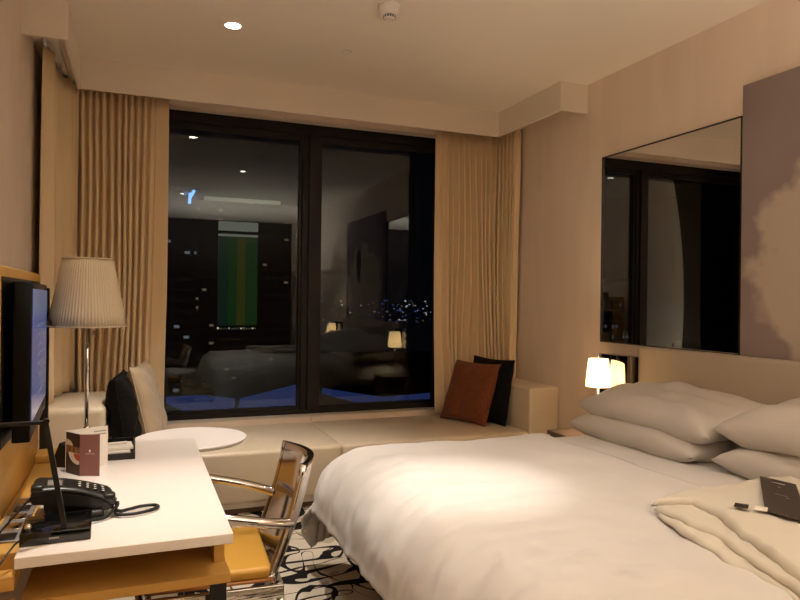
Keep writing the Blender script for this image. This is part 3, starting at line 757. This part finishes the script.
# black stationery tray with notepads and pen holder
tr_ = thing('desk_tray', 'black leather tray behind the menu leaflet at the far end of the desk', 'tray', (-.118, 2.73, DZ))
b = NB(); box(b, -.118, .122, -.135, .165, 0, .008); 
for a in ((-.118, -.110, -.135, .165), (.114, .122, -.135, .165), (-.11, .114, -.135, -.127), (-.11, .114, .157, .165)): box(b, *a, .008, .022)
obj('tray', b, M['black'], tr_)
lp.location = (-.172, 2.83, DZ + .0085)
b = NB(); box(b, -.03, .105, -.10, .0, 0, .012, bev=.001, seg=1); o = obj('notepad', b, M['paper']); o.location = (-.118, 2.73, DZ + .009); tag(o, 'white notepad lying in the black tray, lower of two', 'notepad', 'white pads in the tray')
b = NB(); box(b, -.025, .110, -.095, .0, 0, .010, bev=.001, seg=1); o = obj('notepad', b, M['paper']); o.location = (-.120, 2.748, DZ + .0225); o.rotation_euler = (0, 0, R(5)); tag(o, 'white notepad lying in the black tray, upper of two', 'notepad', 'white pads in the tray')
b = NB(); tube(b, [(0, 0, 0), (.11, .02, 0)], .0045, 10); o = obj('pen', b, M['white']); o.location = (-.135, 2.70, DZ + .0375); tag(o, 'white pen lying on the notepads in the tray', 'pen')
b = NB()
prism(b, [(-.03, 0), (.03, 0), (.035, .075), (.005, .085)], -.03, .03, .002)
o = obj('card_holder', b, M['black']); loc(o, -.228, 2.575, DZ, R(-30)); tag(o, 'small black angled card holder left of the menu leaflet', 'card holder')

# ------------------------------------------------------------------ round table
rt = thing('round_table', 'white round side table between the desk and the window bench', 'table', (.268, 3.53, 0))
obj('table_top', lathe(NB(), [(.240, .596), (.262, .600), (.276, .614), (.276, .619), (.272, .621)], 0, 0, 72), M['table'], rt)
obj('pedestal', lathe(NB(), [(.03, .02), (.03, .596)], 0, 0, 24), M['table'], rt)
obj('base', lathe(NB(), [(.19, 0), (.19, .010), (.06, .018), (.03, .022)], 0, 0, 48), M['table'], rt)

# ------------------------------------------------------------------ chair (faces -X towards the desk)
ch = thing('desk_chair', 'polished chrome armchair with tan leather seat pulled up to the desk', 'chair', (.272, 2.385, 0), R(-3))
# seat
b = NB(); box(b, -.24, .165, -.20, .225, .412, .452, bev=.015, seg=4); o = obj('seat', b, M['tan'], ch)
obj('piping', bx(-.242, .168, -.203, .228, .404, .414, bev=.003), M['tan_dk'], o)
b = NB(); box(b, -.235, .20, -.222, -.205, .355, .398, bev=.003); box(b, -.235, .20, .205, .222, .355, .398, bev=.003); box(b, -.235, -.215, -.205, .205, .355, .398, bev=.003); box(b, .18, .20, -.205, .205, .355, .398, bev=.003)
obj('seat_frame', b, M['chrome'], ch)
# curved back shell
def back(u, v, k):
    y = (2 * u - 1); z = .40 + .378 * v
    half = .185 + .0 * v
    xc = .150 + .115 * v + .012 * math.sin(PI * v)
    bow = .055 * (1 - y * y)
    return Vector((xc + bow + k, y * half, z - .0 * v))
b = NB()
gi = grid(b, lambda u, v: back(u, v, -.008), 24, 16); go = grid(b, lambda u, v: back(u, v, .012), 24, 16)
for i in range(23): b.faces.new((gi[i][15], gi[i + 1][15], go[i + 1][15], go[i][15])); b.faces.new((gi[i][0], gi[i + 1][0], go[i + 1][0], go[i][0]))
for j in range(15): b.faces.new((gi[0][j], gi[0][j + 1], go[0][j + 1], go[0][j])); b.faces.new((gi[23][j], gi[23][j + 1], go[23][j + 1], go[23][j]))
obj('backrest', b, M['chromed'], ch)
b = NB()
for i in range(16):
    pass
pts = [back(0, v / 10, .002) + Vector((0, -.004, 0)) for v in range(11)]
tube(b, pts, .014, 10, flat=.8, up=Vector((0, 1, 0))); o = obj('back_post', b, M['chrome'], ch)
b = NB(); tube(b, [back(1, v / 10, .002) + Vector((0, .004, 0)) for v in range(11)], .014, 10, flat=.8, up=Vector((0, 1, 0))); obj('back_post', b, M['chrome'], ch)
for s_ in (-1, 1):
    pth = smooth_path([(.225, s_ * .180, .585), (.19, s_ * .205, .592), (.11, s_ * .232, .612), (-.05, s_ * .245, .645), (-.20, s_ * .250, .655), (-.245, s_ * .25, .64), (-.25, s_ * .235, .58), (-.235, s_ * .215, .40)], 8)
    b = NB(); tube(b, pth, .0175, 12, flat=1.0, up=Vector((0, 0, 1))); obj('armrest', b, M['chrome'], ch)
for x, s_, x2 in ((-.22, -1, -.25), (-.22, 1, -.25), (.185, -1, .235), (.185, 1, .235)):
    b = NB(); tube(b, [(x, s_ * .20, .40), (x2, s_ * .222, .012)], .014, 10); lathe(b, [(.016, 0), (.016, .012)], x2, s_ * .222, 12); obj('leg', b, M['chrome'], ch)
b = NB(); tube(b, [(-.23, -.212, .20), (.21, -.212, .20)], .008, 8); obj('stretcher', b, M['chrome'], ch); b = NB(); tube(b, [(-.23, .212, .20), (.21, .212, .20)], .008, 8); obj('stretcher', b, M['chrome'], ch)

# ------------------------------------------------------------------ ceiling items & lights
def downlight(x, y, lab, power, cone=78, blend=.75, size=.035, halo=0, grp='recessed downlights', col=(1, .90, .79)):
    t = thing('downlight', lab, 'ceiling light', (x, y, H), 0, grp)
    obj('rim', lathe(NB(), [(.052, 0), (.052, -.003), (.044, -.006), (.042, -.004)], 0, 0, 40, cap=False), M['frost'], t)
    obj('light_face', lathe(NB(), [(.043, -.002), (.002, -.002)], 0, 0, 40), M['lampface'], t)
    ld = bpy.data.lights.new('downlight_beam', 'SPOT'); ld.energy = power; ld.color = col; ld.spot_size = R(cone); ld.spot_blend = blend; ld.shadow_soft_size = size
    lo = bpy.data.objects.new('downlight_beam', ld); C.objects.link(lo); lo.parent = t; lo.location = (0, 0, -.02)
    if halo:
        l2 = ld.copy(); l2.energy = halo; l2.spot_size = R(74)
        lo = bpy.data.objects.new('downlight_halo', l2); C.objects.link(lo); lo.parent = t; lo.location = (0, 0, -.02)
downlight(.485, 3.79, 'round lit recessed downlight in the ceiling near the window', 150, cone=74, blend=1)
downlight(1.17, 2.285, 'round lit recessed downlight above the bed, mirrored in the window', 115, cone=26, blend=1, halo=60)
downlight(.06, 2.05, 'round lit recessed downlight above the desk', 110, cone=34, blend=1, halo=38)
downlight(2.38, .70, 'unseen recessed downlight added for fill above the camera side of the bed', 30, cone=60, blend=1)  # added for fill, placed where the mullion hides its reflection
downlight(.62, .15, 'unseen recessed downlight added for ambient fill behind the camera', 6, cone=60, blend=1)  # added out of view as weak ambient fill
t = thing('fill_uplighter', 'low bronze floor lamp added behind the camera as unseen fill light', 'lamp', (1.45, -1.0, 0))  # added lamp: lifts the room beyond what the visible lamps give
obj('base', lathe(NB(), [(.14, 0), (.14, .015), (.02, .03)], 0, 0, 32), M['blackm'], t)
obj('pole', lathe(NB(), [(.012, .02), (.012, 1.10)], 0, 0, 16), M['blackm'], t)
obj('bowl', lathe(NB(), [(.02, 1.09), (.12, 1.13), (.17, 1.20), (.165, 1.20), (.115, 1.14), (.02, 1.105)], 0, 0, 40, cap=False), M['blackm'], t)
ld = bpy.data.lights.new('fill_uplighter_bulb', 'SPOT'); ld.energy = 310; ld.color = (1, .90, .78); ld.spot_size = R(150); ld.spot_blend = .5; ld.shadow_soft_size = .05
lo = bpy.data.objects.new('fill_uplighter_bulb', ld); C.objects.link(lo); lo.parent = t; lo.location = (0, 0, 1.20); lo.rotation_euler = (PI, 0, 0)


sd = thing('smoke_detector', 'cream dome smoke detector on the ceiling', 'smoke detector', (1.199, 3.215, H))
obj('mount', lathe(NB(), [(.056, 0), (.056, -.012), (.052, -.016)], 0, 0, 40), M['white'], sd)
obj('dome', lathe(NB(), [(.052, -.014), (.055, -.026), (.050, -.042), (.040, -.055)], 0, 0, 40), M['white'], sd)
obj('cap', lathe(NB(), [(.033, -.055), (.030, -.066), (.024, -.072), (.012, -.074), (.010, -.070)], 0, 0, 32), M['white'], sd)
b = NB(); lathe(b, [(.036, -.054), (.032, -.066)], 0, 0, 32); obj('grille', b, M['grille'], sd)
b = NB()
for k in range(16):
    a = k * 2 * PI / 16; box(b, -.0015, .0015, -.001, .003, -.068, -.052, mtx=Matrix.Rotation(a, 4, 'Z') @ Matrix.Translation((0, .036, 0)))
obj('rib', b, M['white'], sd)
t = thing('sprinkler_cover', 'small flat round sprinkler cover on the ceiling', 'sprinkler', (1.187, 3.921, H))
obj('plate', lathe(NB(), [(.034, 0), (.034, -.006), (.030, -.008)], 0, 0, 32), M['white'], t)

# ------------------------------------------------------------------ outside: city at night
o = obj('city_ground', bx(-400, 400, 12, 500, -40.2, -40), M['asphalt']); o['kind'] = 'structure'
tw = thing('office_tower', 'dark tower with scattered lit windows and a green lit screen front', 'building', (0, 120, -40))
obj('tower_wall', bx(9.3, 28.2, 0, 20, 0, 58.3), M['tower'], tw)
obj('roof_ledge', bx(10.8, 24, -.8, -.05, 58.3, 58.9), M['band'], tw)
obj('lit_band', bx(13.3, 20.1, -.5, -.01, 53.2, 54.8), M['band'], tw); obj('lit_band', bx(13.3, 20.1, -.5, -.01, 52.2, 52.6), M['band'], tw)
for x0, x1, mm in ((13.3, 15.0, 'teal'), (15.0, 16.5, 'green'), (16.5, 18.0, 'olive'), (18.0, 20.1, 'green')): obj('lit_screen', bx(x0, x1, -.4, -.01, 36.6, 52.0), M[mm], tw)
for i in range(14):
    x = 13.2 + .5 * i; h = rnd.uniform(.1, .4); obj('lit_room', bx(x, x + rnd.uniform(.1, .3), -.45, -.41, 35.9, 35.9 + h), M['band'] if i % 4 else M['lobby'], tw)
t = thing('roof_sign', 'small blue illuminated roof sign outside the window', 'sign', (0, 111.2, 0))
sp_ = NB(); box(sp_, -.22, .22, 0, .3, -.85, .85, mtx=Matrix.Translation((7.85, 0, 17.25)) @ Matrix.Rotation(R(4), 4, 'Y')); box(sp_, -.22, .22, 0, .3, -.65, .65, mtx=Matrix.Translation((8.22, 0, 18.0)) @ Matrix.Rotation(R(28), 4, 'Y')); obj('lit_sign', sp_, M['sign'], t)
obj('lit_panel', bx(6.8, 7.55, 0, .3, 17.7, 18.25), emis('dim_blue', (.06, .14, .45), .35), t)
def tower(x0, x1, y0, y1, h, m, lab):
    t = thing('tower_block', lab, 'building', ((x0 + x1) / 2, (y0 + y1) / 2, -40), 0)
    obj('tower_wall', bx((x0 - x1) / 2, (x1 - x0) / 2, (y0 - y1) / 2, (y1 - y0) / 2, 0, h), m, t)
    obj('roof', bx((x0 - x1) / 2 - .3, (x1 - x0) / 2 + .3, (y0 - y1) / 2 - .3, (y1 - y0) / 2 + .3, h, h + .4), M['bldg'], t)
tower(2.0, 9.0, 112, 119.5, 58.6, M['tower2'], 'dark tower with cool lit windows left of the green screen tower')
tower(-38, -31, 56, 70, 47, M['tower3'], 'slim tower with ribbed lights seen in the wall mirror')
tower(-52, -44, 66, 80, 44, M['tower3'], 'low dark block with lights seen in the wall mirror')
b = NB(); b2 = NB(); b3 = NB()
for i in range(260):
    y = rnd.uniform(150, 480); az = rnd.uniform(-.95, .75); x = y * az
    z = 1.3 - abs(rnd.gauss(0, 1)) * .022 * y + rnd.choice((0, 0, 0, .01)) * y
    z = max(-39, z); s_ = rnd.uniform(.10, .26) * y / 200
    k = rnd.random(); box(b if k < .5 else (b2 if k < .8 else b3), x, x + s_ * rnd.uniform(1, 2), y, y + s_, z, z + s_)
for i in range(70):
    y = rnd.uniform(200, 300); x = y * rnd.gauss(.405, .05); z = 1.3 - y * rnd.uniform(-.002, .035); s_ = rnd.uniform(.10, .34)
    k = rnd.random(); box(b if k < .35 else (b2 if k < .85 else b3), x, x + s_ * rnd.uniform(1, 2), y, y + s_, z, z + s_)
o = obj('city_lights', b, M['citylight']); tag(o, 'scattered white lights of the distant city beyond the window', 'city lights', kind='stuff')
o = obj('city_lights', b2, M['cityblue']); tag(o, 'scattered blue lights of the distant city beyond the window', 'city lights', kind='stuff')
o = obj('city_lights', b3, M['cityamber']); tag(o, 'scattered amber lights of the distant city beyond the window', 'city lights', kind='stuff')
# blue lit canopies just below the window
def canopy(pts, lab, th=.12):
    t = thing('canopy', lab, 'canopy', (0, 0, 0), 0, 'blue lit canopies outside')
    b_ = NB(); up = [b_.verts.new(p) for p in pts]; lo = [b_.verts.new((p[0], p[1], p[2] - th)) for p in pts]; n_ = len(pts)
    b_.faces.new(up); b_.faces.new(lo[::-1])
    for i in range(n_): b_.faces.new((up[i], up[(i + 1) % n_], lo[(i + 1) % n_], lo[i]))
    obj('lit_canopy', b_, M['skypanel'], t)
    obj('post', bx(sum(p[0] for p in pts) / n_ - .05, sum(p[0] for p in pts) / n_ + .05, sum(p[1] for p in pts) / n_ - .05, sum(p[1] for p in pts) / n_ + .05, -40, min(p[2] for p in pts) - th), M['bldg'], t)
canopy([(0.516, 12.5, -0.437), (1.14, 13.0, -0.496), (1.717, 12.5, -0.516), (1.403, 11.0, -0.491), (1.041, 10.8, -0.457)], 'blue lit sloping canopy outside the left window pane, left of the dark gap')
canopy([(1.808, 12.5, -0.52), (3.632, 15.0, -0.574), (2.982, 12.3, -0.533), (1.561, 11.0, -0.483)], 'narrow blue lit canopy outside, running right from the dark gap')
canopy([(3.767, 14.0, -0.59), (4.807, 13.0, -0.69), (6.535, 14.0, -0.787), (5.56, 12.0, -0.681), (4.453, 11.5, -0.669), (4.385, 11.8, -0.637)], 'blue lit canopy outside the right window pane')

# ------------------------------------------------------------------ world & camera
w = bpy.data.worlds.new('night'); bpy.context.scene.world = w; w.use_nodes = True
w.node_tree.nodes['Background'].inputs[0].default_value = (.10, .12, .20, 1); w.node_tree.nodes['Background'].inputs[1].default_value = .006
cd = bpy.data.cameras.new('camera'); cam = bpy.data.objects.new('camera', cd); C.objects.link(cam)
r_ = Vector((0.92934001, -0.3690319, 0.01194199)); u_ = Vector((-0.01123655, 0.0040608, 0.99992862)); f_ = Vector((0.36905406, 0.92940778, 0.00037278))
mw = Matrix((r_, u_, -f_)).transposed().to_4x4(); mw.translation = (0, 0, 1.33); cam.matrix_world = mw
cd.sensor_width = 36; cd.lens = 665.116 / 800 * 36; cd.clip_start = .02; cd.clip_end = 1500
sc = bpy.context.scene; sc.camera = cam
sc.view_settings.view_transform = 'Standard'; sc.view_settings.look = 'None'; sc.view_settings.gamma = 1; sc.view_settings.exposure = 0.42
try:
    sc.view_settings.use_curve_mapping = False
    sc.cycles.max_bounces = 10; sc.cycles.diffuse_bounces = 6; sc.cycles.glossy_bounces = 6; sc.cycles.transparent_max_bounces = 12
    sc.cycles.sample_clamp_indirect = 6; sc.cycles.use_denoising = True; sc.cycles.caustics_reflective = False
except Exception: pass
